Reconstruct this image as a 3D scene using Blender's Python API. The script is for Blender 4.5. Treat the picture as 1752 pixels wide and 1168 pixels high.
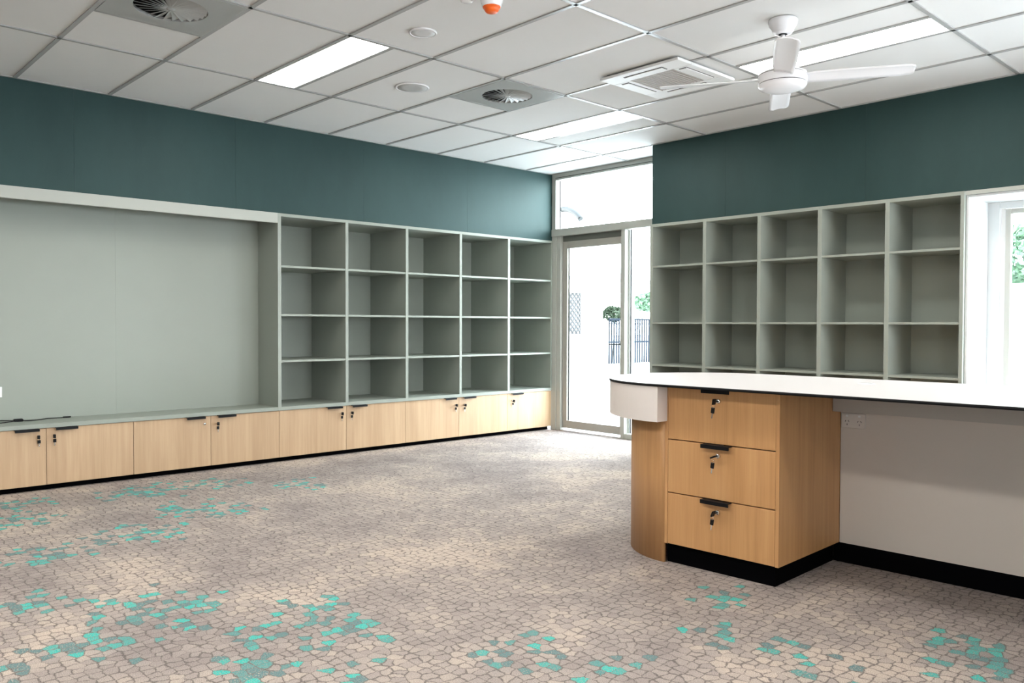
import bpy, bmesh, math, random
from mathutils import Vector, Matrix, Euler
random.seed(7)
for o in list(bpy.data.objects): bpy.data.objects.remove(o, do_unlink=True)
S = bpy.context.scene
COL = S.collection
Z0 = 1.165          # eye height above the floor
# ------------------------------------------------------------------ camera
cam = bpy.data.cameras.new('camera'); camo = bpy.data.objects.new('camera', cam); COL.objects.link(camo)
yaw, pitch, roll = -0.8194, -0.0206, 0.0031
fw = Vector((math.sin(yaw), math.cos(yaw), 0)); rt = Vector((math.cos(yaw), -math.sin(yaw), 0)); up = Vector((0, 0, 1))
cp, sp = math.cos(pitch), math.sin(pitch)
fw, up = fw*cp+up*sp, up*cp-fw*sp
cr, sr = math.cos(roll), math.sin(roll)
rt, up = rt*cr+up*sr, up*cr-rt*sr
camo.matrix_world = Matrix(((rt.x, up.x, -fw.x, 0), (rt.y, up.y, -fw.y, 0), (rt.z, up.z, -fw.z, Z0), (0, 0, 0, 1)))
cam.sensor_fit = 'HORIZONTAL'; cam.sensor_width = 36.0; cam.lens = 1414.8*36/1752
cam.clip_start = 0.05; cam.clip_end = 300
S.camera = camo
# ------------------------------------------------------------------ world and exposure
SKY = 22.0; LAMP = 25; EXPO = 0.0; WIN = 55
S.view_settings.view_transform = 'Standard'; S.view_settings.look = 'None'
S.view_settings.exposure = EXPO; S.view_settings.gamma = 1.0
S.view_settings.use_curve_mapping = False
W = bpy.data.worlds.new('overcast_sky'); S.world = W; W.use_nodes = True
nt = W.node_tree; bg = nt.nodes['Background']
tc = nt.nodes.new('ShaderNodeTexCoord'); sx = nt.nodes.new('ShaderNodeSeparateXYZ'); rp = nt.nodes.new('ShaderNodeValToRGB')
nt.links.new(tc.outputs['Generated'], sx.inputs[0]); nt.links.new(sx.outputs['Z'], rp.inputs[0]); nt.links.new(rp.outputs[0], bg.inputs[0])
rp.color_ramp.elements[0].position = 0.0; rp.color_ramp.elements[0].color = (0.93, 0.97, 1.0, 1)
rp.color_ramp.elements[1].position = 1.0; rp.color_ramp.elements[1].color = (0.70, 0.84, 1.0, 1)
bg.inputs[1].default_value = SKY

def area(name, loc, rot, sx_, sy_, power, colr):
    l = bpy.data.lights.new(name, 'AREA'); l.shape = 'RECTANGLE'; l.size = sx_; l.size_y = sy_; l.energy = power; l.color = colr
    o = bpy.data.objects.new(name, l); COL.objects.link(o); o.location = loc; o.rotation_euler = rot; return o
# daylight at the unseen side window, and an added fill lamp behind the camera
area('daylight_side_window', (3.34, 4.6, 1.5), (0, math.radians(90), 0), 1.1, 2.0, WIN, (0.76, 0.88, 1.0))
area('fill_rear_opening', (3.34, -1.9, 1.5), (0, math.radians(90), 0), 1.1, 1.3, WIN*.55, (0.85, 0.93, 1.0))  # added fill lamp, set in an opening made for it

# ------------------------------------------------------------------ materials
def new_mat(name):
    m = bpy.data.materials.new(name); m.use_nodes = True; return m, m.node_tree, m.node_tree.nodes['Principled BSDF']
def plain(name, c, rough=0.5, metal=0.0, var=0.0, scale=8, bump=0.0, bscale=200, spec=0.5):
    m, t, b = new_mat(name)
    b.inputs['Base Color'].default_value = (*c, 1); b.inputs['Roughness'].default_value = rough
    b.inputs['Metallic'].default_value = metal; b.inputs['Specular IOR Level'].default_value = spec
    co = t.nodes.new('ShaderNodeTexCoord')
    if var > 0:
        n = t.nodes.new('ShaderNodeTexNoise'); n.inputs['Scale'].default_value = scale; n.inputs['Detail'].default_value = 4
        r = t.nodes.new('ShaderNodeMix'); r.data_type = 'RGBA'
        t.links.new(co.outputs['Object'], n.inputs['Vector']); t.links.new(n.outputs['Fac'], r.inputs[0])
        r.inputs[6].default_value = (*[x*(1-var) for x in c], 1); r.inputs[7].default_value = (*[min(1, x*(1+var)) for x in c], 1)
        t.links.new(r.outputs[2], b.inputs['Base Color'])
    if bump > 0:
        n2 = t.nodes.new('ShaderNodeTexNoise'); n2.inputs['Scale'].default_value = bscale; n2.inputs['Detail'].default_value = 2
        t.links.new(co.outputs['Object'], n2.inputs['Vector'])
        bp = t.nodes.new('ShaderNodeBump'); bp.inputs['Strength'].default_value = bump; bp.inputs['Distance'].default_value = 0.002
        t.links.new(n2.outputs['Fac'], bp.inputs['Height']); t.links.new(bp.outputs[0], b.inputs['Normal'])
    return m
M = {}
M['tile'] = plain('ceiling_tile_white', (0.70, 0.695, 0.68), 0.85, var=0.02, scale=3, bump=0.15, bscale=350)
M['rail'] = plain('ceiling_rail_satin', (0.42, 0.42, 0.41), 0.25, var=0.01)
M['plate'] = plain('diffuser_plate_satin', (0.38, 0.385, 0.375), 0.3)
M['sage'] = plain('sage_laminate', (0.285, 0.312, 0.272), 0.42, var=0.03, scale=5)
M['sage_in'] = plain('sage_laminate_inner', (0.335, 0.385, 0.355), 0.45, var=0.03, scale=5)
M['edge'] = plain('sage_edge_tape', (0.40, 0.415, 0.375), 0.4)
M['backwall'] = plain('unseen_grey_wall', (0.24, 0.25, 0.25), 0.8)
M['recess'] = plain('shaded_frame_recess', (0.11, 0.115, 0.10), 0.6)  # shade under the transom put into the frame colour
M['nook'] = plain('nook_white_paint', (0.58, 0.60, 0.60), 0.5)
M['rail_grey'] = plain('grey_white_rail', (0.46, 0.43, 0.39), 0.5)
M['outlet'] = plain('shaded_white_outlet', (0.66, 0.61, 0.56), 0.4)  # white outlet plate with the counter's shade put into its colour
M['white'] = plain('white_paint', (0.82, 0.82, 0.81), 0.45)
M['whiteg'] = plain('white_gloss_plastic', (0.84, 0.83, 0.84), 0.25)
M['alum'] = plain('frame_powdercoat', (0.43, 0.43, 0.39), 0.42, var=0.02, scale=3)
M['doorm'] = plain('door_powdercoat', (0.36, 0.34, 0.30), 0.4, var=0.02, scale=3)
M['black'] = plain('black_matte', (0.006, 0.006, 0.007), 0.6, spec=0.2)
M['blackm'] = plain('black_handle_metal', (0.005, 0.005, 0.006), 0.5, spec=.2)
M['kick'] = plain('black_kickboard', (0.0015, 0.0015, 0.002), 0.85, spec=0.03)
M['chrome'] = plain('chrome', (0.75, 0.74, 0.72), 0.18, metal=1.0)
M['top'] = plain('white_compact_laminate', (0.66, 0.63, 0.615), 0.38, spec=.35)
M['apron'] = plain('white_laminate_warm', (0.76, 0.70, 0.66), 0.45)
M['wpanel'] = plain('white_laminate_panel', (0.62, 0.56, 0.50), 0.38)
M['concrete'] = plain('pale_concrete', (0.52, 0.52, 0.51), 0.8, var=0.08, scale=1.5)
M['render'] = plain('white_render', (0.8, 0.8, 0.78), 0.8, var=0.02)
M['gutter'] = plain('blue_grey_gutter', (0.040, 0.052, 0.065), 0.5)
M['mesh'] = plain('grey_security_mesh', (0.035, 0.035, 0.036), 0.5)
M['fence'] = plain('blue_grey_fence', (0.016, 0.022, 0.032), 0.8, spec=.1)
M['orange'] = plain('orange_plastic', (0.85, 0.13, 0.01), 0.35)
M['grille'] = plain('grey_grille', (0.40, 0.37, 0.34), 0.5)
M['spk_grey'] = plain('speaker_grille_grey', (0.45, 0.45, 0.44), 0.6)
M['spk_white'] = plain('speaker_grille_white', (0.62, 0.62, 0.62), 0.5)
M['dark'] = plain('dark_void', (0.01, 0.01, 0.01), 0.9)
M['green'] = plain('leaf_green', (0.085, 0.155, 0.09), 0.6, var=0.5, scale=6)
M['greend'] = plain('leaf_dark', (0.035, 0.06, 0.03), 0.6, var=0.3, scale=9)
M['bark'] = plain('bark', (0.12, 0.09, 0.06), 0.8)
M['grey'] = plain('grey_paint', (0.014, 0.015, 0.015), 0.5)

def teal():
    m, t, b = new_mat('teal_pinboard_felt')
    co = t.nodes.new('ShaderNodeTexCoord')
    n = t.nodes.new('ShaderNodeTexNoise'); n.inputs['Scale'].default_value = 1.7; n.inputs['Detail'].default_value = 5; n.inputs['Roughness'].default_value = 0.65
    mp = t.nodes.new('ShaderNodeMapping'); mp.inputs['Scale'].default_value = (1, 1, 0.45)
    t.links.new(co.outputs['Object'], mp.inputs[0]); t.links.new(mp.outputs[0], n.inputs['Vector'])
    r = t.nodes.new('ShaderNodeValToRGB'); t.links.new(n.outputs['Fac'], r.inputs[0])
    e = r.color_ramp.elements; e[0].position = .3; e[0].color = (0.011, 0.031, 0.029, 1); e[1].position = .75; e[1].color = (0.019, 0.047, 0.044, 1)
    f = t.nodes.new('ShaderNodeTexNoise'); f.inputs['Scale'].default_value = 240; f.inputs['Detail'].default_value = 3
    t.links.new(co.outputs['Object'], f.inputs['Vector'])
    mx = t.nodes.new('ShaderNodeMix'); mx.data_type = 'RGBA'; mx.blend_type = 'MULTIPLY'; mx.inputs[0].default_value = .25
    t.links.new(r.outputs[0], mx.inputs[6]); t.links.new(f.outputs['Fac'], mx.inputs[7])
    t.links.new(mx.outputs[2], b.inputs['Base Color']); b.inputs['Roughness'].default_value = .55; b.inputs['Specular IOR Level'].default_value = .5; b.inputs['Specular Tint'].default_value = (.75, 1, 1, 1)
    b.inputs['Sheen Weight'].default_value = .1; b.inputs['Sheen Roughness'].default_value = .4; b.inputs['Sheen Tint'].default_value = (.7, 1, 1, 1)
    bp = t.nodes.new('ShaderNodeBump'); bp.inputs['Strength'].default_value = .3; bp.inputs['Distance'].default_value = .001
    t.links.new(f.outputs['Fac'], bp.inputs['Height']); t.links.new(bp.outputs[0], b.inputs['Normal'])
    return m
M['teal'] = teal()

def wood(name, c0, c1, c2):
    m, t, b = new_mat(name)
    co = t.nodes.new('ShaderNodeTexCoord'); oi = t.nodes.new('ShaderNodeObjectInfo')
    mul = t.nodes.new('ShaderNodeMath'); mul.operation = 'MULTIPLY'; mul.inputs[1].default_value = 13.0; t.links.new(oi.outputs['Random'], mul.inputs[0])
    ad = t.nodes.new('ShaderNodeVectorMath'); ad.operation = 'ADD'; t.links.new(co.outputs['Object'], ad.inputs[0]); t.links.new(mul.outputs[0], ad.inputs[1])
    mp = t.nodes.new('ShaderNodeMapping'); mp.inputs['Scale'].default_value = (38, 38, 1.1); t.links.new(ad.outputs[0], mp.inputs[0])
    n = t.nodes.new('ShaderNodeTexNoise'); n.inputs['Scale'].default_value = 1; n.inputs['Detail'].default_value = 5; n.inputs['Roughness'].default_value = .6
    t.links.new(mp.outputs[0], n.inputs['Vector'])
    mp2 = t.nodes.new('ShaderNodeMapping'); mp2.inputs['Scale'].default_value = (6, 6, .7); t.links.new(ad.outputs[0], mp2.inputs[0])
    n2 = t.nodes.new('ShaderNodeTexNoise'); n2.inputs['Scale'].default_value = 1; n2.inputs['Detail'].default_value = 3; n2.inputs['Distortion'].default_value = .8
    t.links.new(mp2.outputs[0], n2.inputs['Vector'])
    mp3 = t.nodes.new('ShaderNodeMapping'); mp3.inputs['Scale'].default_value = (260, 260, 6); t.links.new(ad.outputs[0], mp3.inputs[0])
    n3 = t.nodes.new('ShaderNodeTexNoise'); n3.inputs['Scale'].default_value = 1; n3.inputs['Detail'].default_value = 2; t.links.new(mp3.outputs[0], n3.inputs['Vector'])
    a = t.nodes.new('ShaderNodeMath'); a.operation = 'ADD'; t.links.new(n.outputs['Fac'], a.inputs[0]); t.links.new(n2.outputs['Fac'], a.inputs[1])
    a2 = t.nodes.new('ShaderNodeMath'); a2.operation = 'MULTIPLY_ADD'; t.links.new(n3.outputs['Fac'], a2.inputs[0]); a2.inputs[1].default_value = .45; t.links.new(a.outputs[0], a2.inputs[2])
    r = t.nodes.new('ShaderNodeMapRange'); r.inputs[1].default_value = .85; r.inputs[2].default_value = 1.6; t.links.new(a2.outputs[0], r.inputs[0])
    cr_ = t.nodes.new('ShaderNodeValToRGB'); t.links.new(r.outputs[0], cr_.inputs[0])
    e = cr_.color_ramp.elements; e[0].position = 0; e[0].color = (*c0, 1); e[1].position = 1; e[1].color = (*c2, 1)
    q = e.new(.5); q.color = (*c1, 1)
    t.links.new(cr_.outputs[0], b.inputs['Base Color']); b.inputs['Roughness'].default_value = .42
    return m
M['wood'] = wood('oak_laminate_daylit', (0.43, 0.285, 0.165), (0.50, 0.34, 0.205), (0.57, 0.40, 0.245))  # oak laminate with cool daylight put into the colour
M['wood_lamplit'] = wood('oak_laminate_lamplit', (0.46, 0.235, 0.088), (0.555, 0.295, 0.12), (0.62, 0.35, 0.15))  # same oak laminate, warm lamp light put into the colour

def glass():
    m = bpy.data.materials.new('window_glass'); m.use_nodes = True; t = m.node_tree
    t.nodes.clear(); o = t.nodes.new('ShaderNodeOutputMaterial'); tr = t.nodes.new('ShaderNodeBsdfTransparent'); g = t.nodes.new('ShaderNodeBsdfGlossy')
    g.inputs['Roughness'].default_value = 0.0; tr.inputs[0].default_value = (.95, .97, .96, 1)
    mx = t.nodes.new('ShaderNodeMixShader'); lw = t.nodes.new('ShaderNodeLayerWeight'); lw.inputs[0].default_value = .5
    pw = t.nodes.new('ShaderNodeMath'); pw.operation = 'POWER'; pw.inputs[1].default_value = 5; t.links.new(lw.outputs['Facing'], pw.inputs[0])
    fr = t.nodes.new('ShaderNodeMath'); fr.operation = 'MULTIPLY_ADD'; fr.inputs[1].default_value = .9; fr.inputs[2].default_value = .035; t.links.new(pw.outputs[0], fr.inputs[0])
    t.links.new(fr.outputs[0], mx.inputs[0]); t.links.new(tr.outputs[0], mx.inputs[1]); t.links.new(g.outputs[0], mx.inputs[2]); t.links.new(mx.outputs[0], o.inputs[0])
    return m
M['glass'] = glass()
def emit(name, c, s):
    m = bpy.data.materials.new(name); m.use_nodes = True; t = m.node_tree; t.nodes.clear()
    o = t.nodes.new('ShaderNodeOutputMaterial'); e = t.nodes.new('ShaderNodeEmission'); e.inputs[0].default_value = (*c, 1); e.inputs[1].default_value = s
    t.links.new(e.outputs[0], o.inputs[0]); return m
M['lamp'] = emit('led_panel_diffuser', (1.0, 0.965, 0.905), LAMP)

def carpet():
    m, t, b = new_mat('patterned_carpet')
    N = t.nodes.new; L = t.links.new
    co = N('ShaderNodeTexCoord')
    wn = N('ShaderNodeTexNoise'); wn.inputs['Scale'].default_value = 34; wn.inputs['Detail'].default_value = 5; wn.inputs['Roughness'].default_value = .7; L(co.outputs['Object'], wn.inputs['Vector'])
    s1 = N('ShaderNodeVectorMath'); s1.operation = 'SUBTRACT'; s1.inputs[1].default_value = (.5, .5, .5); L(wn.outputs['Color'], s1.inputs[0])
    s2 = N('ShaderNodeVectorMath'); s2.operation = 'SCALE'; s2.inputs[3].default_value = .032; L(s1.outputs[0], s2.inputs[0])
    s3 = N('ShaderNodeVectorMath'); s3.operation = 'ADD'; L(co.outputs['Object'], s3.inputs[0]); L(s2.outputs[0], s3.inputs[1])
    def vor(feature):
        v = N('ShaderNodeTexVoronoi'); v.voronoi_dimensions = '2D'; v.feature = feature; v.inputs['Scale'].default_value = 22.5; v.inputs['Randomness'].default_value = .62
        L(s3.outputs[0], v.inputs['Vector']); return v
    ve = vor('DISTANCE_TO_EDGE'); vc = vor('F1')
    # broken, uneven outline width
    ln = N('ShaderNodeTexNoise'); ln.inputs['Scale'].default_value = 16; ln.inputs['Detail'].default_value = 3; L(co.outputs['Object'], ln.inputs['Vector'])
    lw = N('ShaderNodeMapRange'); lw.inputs[1].default_value = .32; lw.inputs[2].default_value = .72; lw.inputs[3].default_value = .015; lw.inputs[4].default_value = .155; L(ln.outputs['Fac'], lw.inputs[0])
    dv = N('ShaderNodeMath'); dv.operation = 'DIVIDE'; L(ve.outputs['Distance'], dv.inputs[0]); L(lw.outputs[0], dv.inputs[1])
    ed = N('ShaderNodeMapRange'); ed.inputs[1].default_value = .15; ed.inputs[2].default_value = 1.15; ed.inputs[3].default_value = .9; ed.inputs[4].default_value = 0; L(dv.outputs[0], ed.inputs[0])
    # body colour: drifting between warm beige and mauve grey, a little different in each cell
    big = N('ShaderNodeTexNoise'); big.inputs['Scale'].default_value = 1.3; big.inputs['Detail'].default_value = 4; big.inputs['Roughness'].default_value = .6; L(co.outputs['Object'], big.inputs['Vector'])
    sc = N('ShaderNodeSeparateColor'); L(vc.outputs['Color'], sc.inputs[0])
    mm = N('ShaderNodeMath'); mm.operation = 'MULTIPLY_ADD'; mm.inputs[1].default_value = .12; L(sc.outputs[0], mm.inputs[0]); L(big.outputs['Fac'], mm.inputs[2])
    rp_ = N('ShaderNodeValToRGB'); L(mm.outputs[0], rp_.inputs[0])
    e = rp_.color_ramp.elements; e[0].position = .38; e[0].color = (.265, .225, .212, 1); e[1].position = .70; e[1].color = (.50, .415, .35, 1)
    q = e.new(.56); q.color = (.365, .31, .28, 1)
    mx1 = N('ShaderNodeMix'); mx1.data_type = 'RGBA'; L(ed.outputs[0], mx1.inputs[0]); L(rp_.outputs[0], mx1.inputs[6]); mx1.inputs[7].default_value = (.125, .105, .10, 1)
    # teal petals woven in loose clusters
    spots = [(-3.44, 1.19, .28), (-3.85, .8, .2), (-3.2, .9, .2), (-2.94, 1.4, .16), (-3.04, 1.72, .14), (-2.74, 1.66, .2), (-4.65, 1.15, .22), (-4.75, 1.6, .28), (-5.91, 2.05, .3), (-5.45, 2.98, .22), (-6.05, 1.3, .2), (-5.55, 1.2, .22), (-2.6, 1.25, .16), (-2.08, 2.01, .17), (-1.86, 2.17, .14), (-1.96, 3.06, .16), (-1.72, 2.68, .12), (-1.53, 2.69, .12), (-1.32, 2.66, .13), (-1.0, 3.2, .2), (-.85, 2.75, .2), (-3.1, .55, .2), (-2.4, 1.5, .1), (-5.85, 2.5, .22), (-5.1, 2.1, .3)]
    last = None
    for (x, y, r_) in spots:
        d = N('ShaderNodeVectorMath'); d.operation = 'DISTANCE'; L(vc.outputs['Position'], d.inputs[0])
        d.inputs[1].default_value = (x*1.0, y*1.0, 0)
        k = N('ShaderNodeMath'); k.operation = 'DIVIDE'; L(d.outputs['Value'], k.inputs[0]); k.inputs[1].default_value = r_*1.35
        if last is None: last = k
        else:
            mn = N('ShaderNodeMath'); mn.operation = 'MINIMUM'; L(last.outputs[0], mn.inputs[0]); L(k.outputs[0], mn.inputs[1]); last = mn
    pr = N('ShaderNodeMapRange'); pr.inputs[1].default_value = .2; pr.inputs[2].default_value = 1.0; pr.inputs[3].default_value = .47; pr.inputs[4].default_value = 0.0; L(last.outputs[0], pr.inputs[0])
    lt = N('ShaderNodeMath'); lt.operation = 'LESS_THAN'; L(sc.outputs[1], lt.inputs[0]); L(pr.outputs[0], lt.inputs[1])
    tr_ = N('ShaderNodeValToRGB'); L(sc.outputs[2], tr_.inputs[0]); e = tr_.color_ramp.elements
    e[0].position = .2; e[0].color = (.13, .22, .22, 1); e[1].position = .9; e[1].color = (.06, .46, .40, 1)
    ie = N('ShaderNodeMath'); ie.operation = 'MULTIPLY'; L(lt.outputs[0], ie.inputs[0])
    inv = N('ShaderNodeMath'); inv.operation = 'SUBTRACT'; inv.inputs[0].default_value = 1.0; L(ed.outputs[0], inv.inputs[1])
    yn = N('ShaderNodeTexNoise'); yn.inputs['Scale'].default_value = 150; yn.inputs['Detail'].default_value = 3; L(co.outputs['Object'], yn.inputs['Vector'])
    yr = N('ShaderNodeMapRange'); yr.inputs[1].default_value = .30; yr.inputs[2].default_value = .48; L(yn.outputs['Fac'], yr.inputs[0])
    ym = N('ShaderNodeMath'); ym.operation = 'MULTIPLY'; L(inv.outputs[0], ym.inputs[0]); L(yr.outputs[0], ym.inputs[1]); L(ym.outputs[0], ie.inputs[1])
    mx2 = N('ShaderNodeMix'); mx2.data_type = 'RGBA'; L(ie.outputs[0], mx2.inputs[0]); L(mx1.outputs[2], mx2.inputs[6]); L(tr_.outputs[0], mx2.inputs[7])
    # yarn speckle
    fn = N('ShaderNodeTexNoise'); fn.inputs['Scale'].default_value = 330; fn.inputs['Detail'].default_value = 2; L(co.outputs['Object'], fn.inputs['Vector'])
    fr = N('ShaderNodeMapRange'); fr.inputs[1].default_value = .3; fr.inputs[2].default_value = .7; fr.inputs[3].default_value = .55; fr.inputs[4].default_value = 1.38; L(fn.outputs['Fac'], fr.inputs[0])
    mx3 = N('ShaderNodeMix'); mx3.data_type = 'RGBA'; mx3.blend_type = 'MULTIPLY'; mx3.inputs[0].default_value = 1; L(mx2.outputs[2], mx3.inputs[6]); L(fr.outputs[0], mx3.inputs[7])
    L(mx3.outputs[2], b.inputs['Base Color']); b.inputs['Roughness'].default_value = .95; b.inputs['Specular IOR Level'].default_value = .15
    bp = N('ShaderNodeBump'); bp.inputs['Strength'].default_value = .5; bp.inputs['Distance'].default_value = .003; L(fn.outputs['Fac'], bp.inputs['Height']); L(bp.outputs[0], b.inputs['Normal'])
    return m
M['carpet'] = carpet()

# ------------------------------------------------------------------ mesh helpers
class MB:
    """collects shapes, then links them as one mesh object"""
    def __init__(s): s.bm = bmesh.new()
    def box(s, x0, y0, z0, x1, y1, z1, bev=0.0, mi=0):
        x0, x1 = min(x0, x1), max(x0, x1); y0, y1 = min(y0, y1), max(y0, y1); z0, z1 = min(z0, z1), max(z0, z1)
        vs = [s.bm.verts.new(p) for p in ((x0,y0,z0),(x1,y0,z0),(x1,y1,z0),(x0,y1,z0),(x0,y0,z1),(x1,y0,z1),(x1,y1,z1),(x0,y1,z1))]
        fs = [s.bm.faces.new([vs[i] for i in q]) for q in ((3,2,1,0),(4,5,6,7),(0,1,5,4),(1,2,6,5),(2,3,7,6),(3,0,4,7))]
        for f in fs: f.material_index = mi
        if bev > 0:
            ed = list({e for f in fs for e in f.edges})
            bmesh.ops.bevel(s.bm, geom=ed, offset=bev, segments=1, profile=.5, affect='EDGES')
        return s
    def lathe(s, prof, c=(0,0,0), n=32, axis='Z', mi=0, smooth=True):
        """prof: list of (radius, height); revolved about an axis through c"""
        rings = []
        for (r, h) in prof:
            ring = []
            if r < 1e-6:
                ring = [s.bm.verts.new(s._ax(0, 0, h, c, axis))]
            else:
                for i in range(n):
                    a = 2*math.pi*i/n; ring.append(s.bm.verts.new(s._ax(r*math.cos(a), r*math.sin(a), h, c, axis)))
            rings.append(ring)
        for k in range(len(rings)-1):
            A, B = rings[k], rings[k+1]
            for i in range(n):
                j = (i+1) % n
                if len(A) == 1 and len(B) == 1: continue
                if len(A) == 1: f = s.bm.faces.new((A[0], B[i], B[j]))
                elif len(B) == 1: f = s.bm.faces.new((A[i], A[j], B[0]))
                else: f = s.bm.faces.new((A[i], A[j], B[j], B[i]))
                f.smooth = smooth; f.material_index = mi
        return s
    def _ax(s, a, b, h, c, axis):
        if axis == 'Z': return (c[0]+a, c[1]+b, c[2]+h)
        if axis == 'X': return (c[0]+h, c[1]+a, c[2]+b)
        return (c[0]+b, c[1]+h, c[2]+a)
    def cyl(s, r, z0, z1, c=(0,0,0), n=24, axis='Z', mi=0):
        b = min(r, abs(z1-z0))*.15
        sg = 1 if z1 > z0 else -1
        return s.lathe([(0, z0), (r-b, z0), (r, z0+b*sg), (r, z1-b*sg), (r-b, z1), (0, z1)], c, n, axis, mi)
    def prism(s, pts, z0, z1, mi=0, mi_side=None, smooth_side=False):
        """pts: ccw outline in XY"""
        if mi_side is None: mi_side = mi
        a = [s.bm.verts.new((x, y, z0)) for x, y in pts]; b = [s.bm.verts.new((x, y, z1)) for x, y in pts]
        f = s.bm.faces.new(a[::-1]); f.material_index = mi; f = s.bm.faces.new(b); f.material_index = mi
        n = len(pts)
        for i in range(n):
            j = (i+1) % n; f = s.bm.faces.new((a[i], a[j], b[j], b[i])); f.material_index = mi_side; f.smooth = smooth_side
        return s
    def tube(s, pts, r, n=8, mi=0):
        P = [Vector(p) for p in pts]; rings = []
        for i, p in enumerate(P):
            d = (P[min(i+1, len(P)-1)]-P[max(i-1, 0)]).normalized()
            u = d.orthogonal().normalized() if i == 0 else (u-d*u.dot(d)).normalized()
            v = d.cross(u)
            rings.append([s.bm.verts.new(p+(u*math.cos(2*math.pi*k/n)+v*math.sin(2*math.pi*k/n))*r) for k in range(n)])
        for A, B in zip(rings, rings[1:]):
            for k in range(n):
                f = s.bm.faces.new((A[k], A[(k+1) % n], B[(k+1) % n], B[k])); f.smooth = True; f.material_index = mi
        s.bm.faces.new(rings[0][::-1]); s.bm.faces.new(rings[-1]); return s
    def build(s, name, mats, parent=None, off=None):
        """vertices are given in the frame of the parent's ROOT minus its base point"""
        if off is None:
            off = Vector(parent['_b']) if parent is not None and '_b' in parent else Vector((0, 0, 0))
        bmesh.ops.recalc_face_normals(s.bm, faces=s.bm.faces)
        for v in s.bm.verts: v.co -= off
        me = bpy.data.meshes.new(name); s.bm.to_mesh(me); s.bm.free()
        if not isinstance(mats, (list, tuple)): mats = [mats]
        for m in mats: me.materials.append(m if not isinstance(m, str) else M[m])
        o = bpy.data.objects.new(name, me); COL.objects.link(o)
        if parent is not None: o.parent = parent
        o['_b'] = list(off)
        return o
def tag(o, label=None, cat=None, group=None, kind=None):
    if label: o['label'] = label
    if cat: o['category'] = cat
    if group: o['group'] = group
    if kind: o['kind'] = kind
    return o
DY = 0.0365; DC = Vector((-1.8418, 3.3288, 0))
DESK = Matrix.Translation(DC) @ Matrix.Rotation(DY, 4, 'Z')
def root(name, base, label=None, cat=None, group=None, kind=None, frame=None):
    o = bpy.data.objects.new(name, None); COL.objects.link(o); o.empty_display_size = .1
    mw = Matrix.Translation(Vector(base)) if frame is None else frame @ Matrix.Translation(Vector(base))
    o.matrix_world = mw; o['_b'] = list(base)
    return tag(o, label, cat, group, kind)
def one(o, label, cat, group=None): return tag(o, label, cat, group)
def B(*a, bev=0.0): return MB().box(*a, bev=bev)

XL = -6.398; YB = 6.577; YR = 6.151; H = 2.816; X1 = 3.2; Y0 = -3.5
GX, GY = -6.5212, 1.3741
# ------------------------------------------------------------------ structure
fl = B(-7.2, Y0-.2, -.1, X1+.2, YB+.08, 0).build('floor', 'carpet'); tag(fl, kind='structure', label='patterned carpet, beige and grey with scattered teal petals')
ce = root('ceiling', (0, 0, H), kind='structure', label='suspended ceiling of white tiles in a grid')
B(-7.2, Y0-.2, H+.12, X1+.2, YB+.2, H+.25).build('ceiling_slab', 'dark', ce)
xs = [XL]+[GX+1.2*i for i in range(1, 9)]; xs = [x for x in xs if x < X1-.05]+[X1]
ys = [GY+.6*j for j in range(-8, 9)]; ys = [Y0]+[y for y in ys if Y0+.05 < y < YB-.05]+[YB]
half = {}   # special cells: (i, j) with i=x cell index, j = grid row index
def gx(i): return GX+1.2*i
def gy(j): return GY+.6*j
lights = [(1, 2, 0), (1, 6, 0), (3, 5, 1), (3, 1, 1), (1, -2, 0), (3, -3, 1), (5, 5, 1), (5, 1, 1), (5, -3, 1), (2, -3, 1), (4, -3, 1), (6, -3, 1)]   # (x cell, y row, upper half?); last three are added fill for the counter
diff = [(1, 0), (1, 4)]
lset = {(a, b): c for a, b, c in lights}
R_ = .012
def tile(x0, y0, x1, y1):
    if x1-x0 < .03 or y1-y0 < .03: return
    B(x0+R_*.6, y0+R_*.6, H+.004, x1-R_*.6, y1-R_*.6, H+.019).build('ceiling_tile', 'tile', ce)
for i in range(len(xs)-1):
    for k in range(len(ys)-1):
        x0, x1, y0, y1 = xs[i], xs[i+1], ys[k], ys[k+1]
        xm = (x0+x1)/2; ym = (y0+y1)/2
        ci = math.floor((xm-GX)/1.2); cj = math.floor((ym-GY)/.6)
        if xm > -4.70 and y0 > YR: continue
        if xm > -4.70 or x0 > -4.8: y1 = min(y1, YR)
        if y1-y0 < .03: continue
        if (ci, cj) in lset:
            if lset[(ci, cj)]: tile(x0, y0, x1, y0+.3)
            else: tile(x0, y0+.3, x1, y1)
        elif (ci, cj) in diff: tile(x0, y0, x0+.6, y1)
        elif (ci, cj) in ((2, 4), (2, 5)):       # the cassette is cut into these two
            tile(x0, y0, x1, y1)
        else: tile(x0, y0, x1, y1)
def rail(x0, y0, x1, y1):
    B(x0, y0, H-.003, x1, y1, H+.03).build('grid_rail', 'rail', ce)
w = .012
for y in ys[1:-1]:
    xe = X1 if y < YR else -4.70
    rail(XL, y-w, xe, y+w)
for x in xs[1:-1]:
    rail(x-w, Y0, x+w, YB if x < -4.71 else YR)
rail(XL, Y0, XL+.02, YB)          # perimeter trims
rail(-4.70, YR-.02, X1, YR)
rail(XL, YB-.02, -4.70, YB)
for (a, b, c) in lights: rail(gx(a)+w, gy(b)+.3-w, gx(a+1)-w, gy(b)+.3+w)
for (a, b) in diff: rail(gx(a)+.6-w, gy(b)+w, gx(a)+.6+w, gy(b+1)-w)

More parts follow.
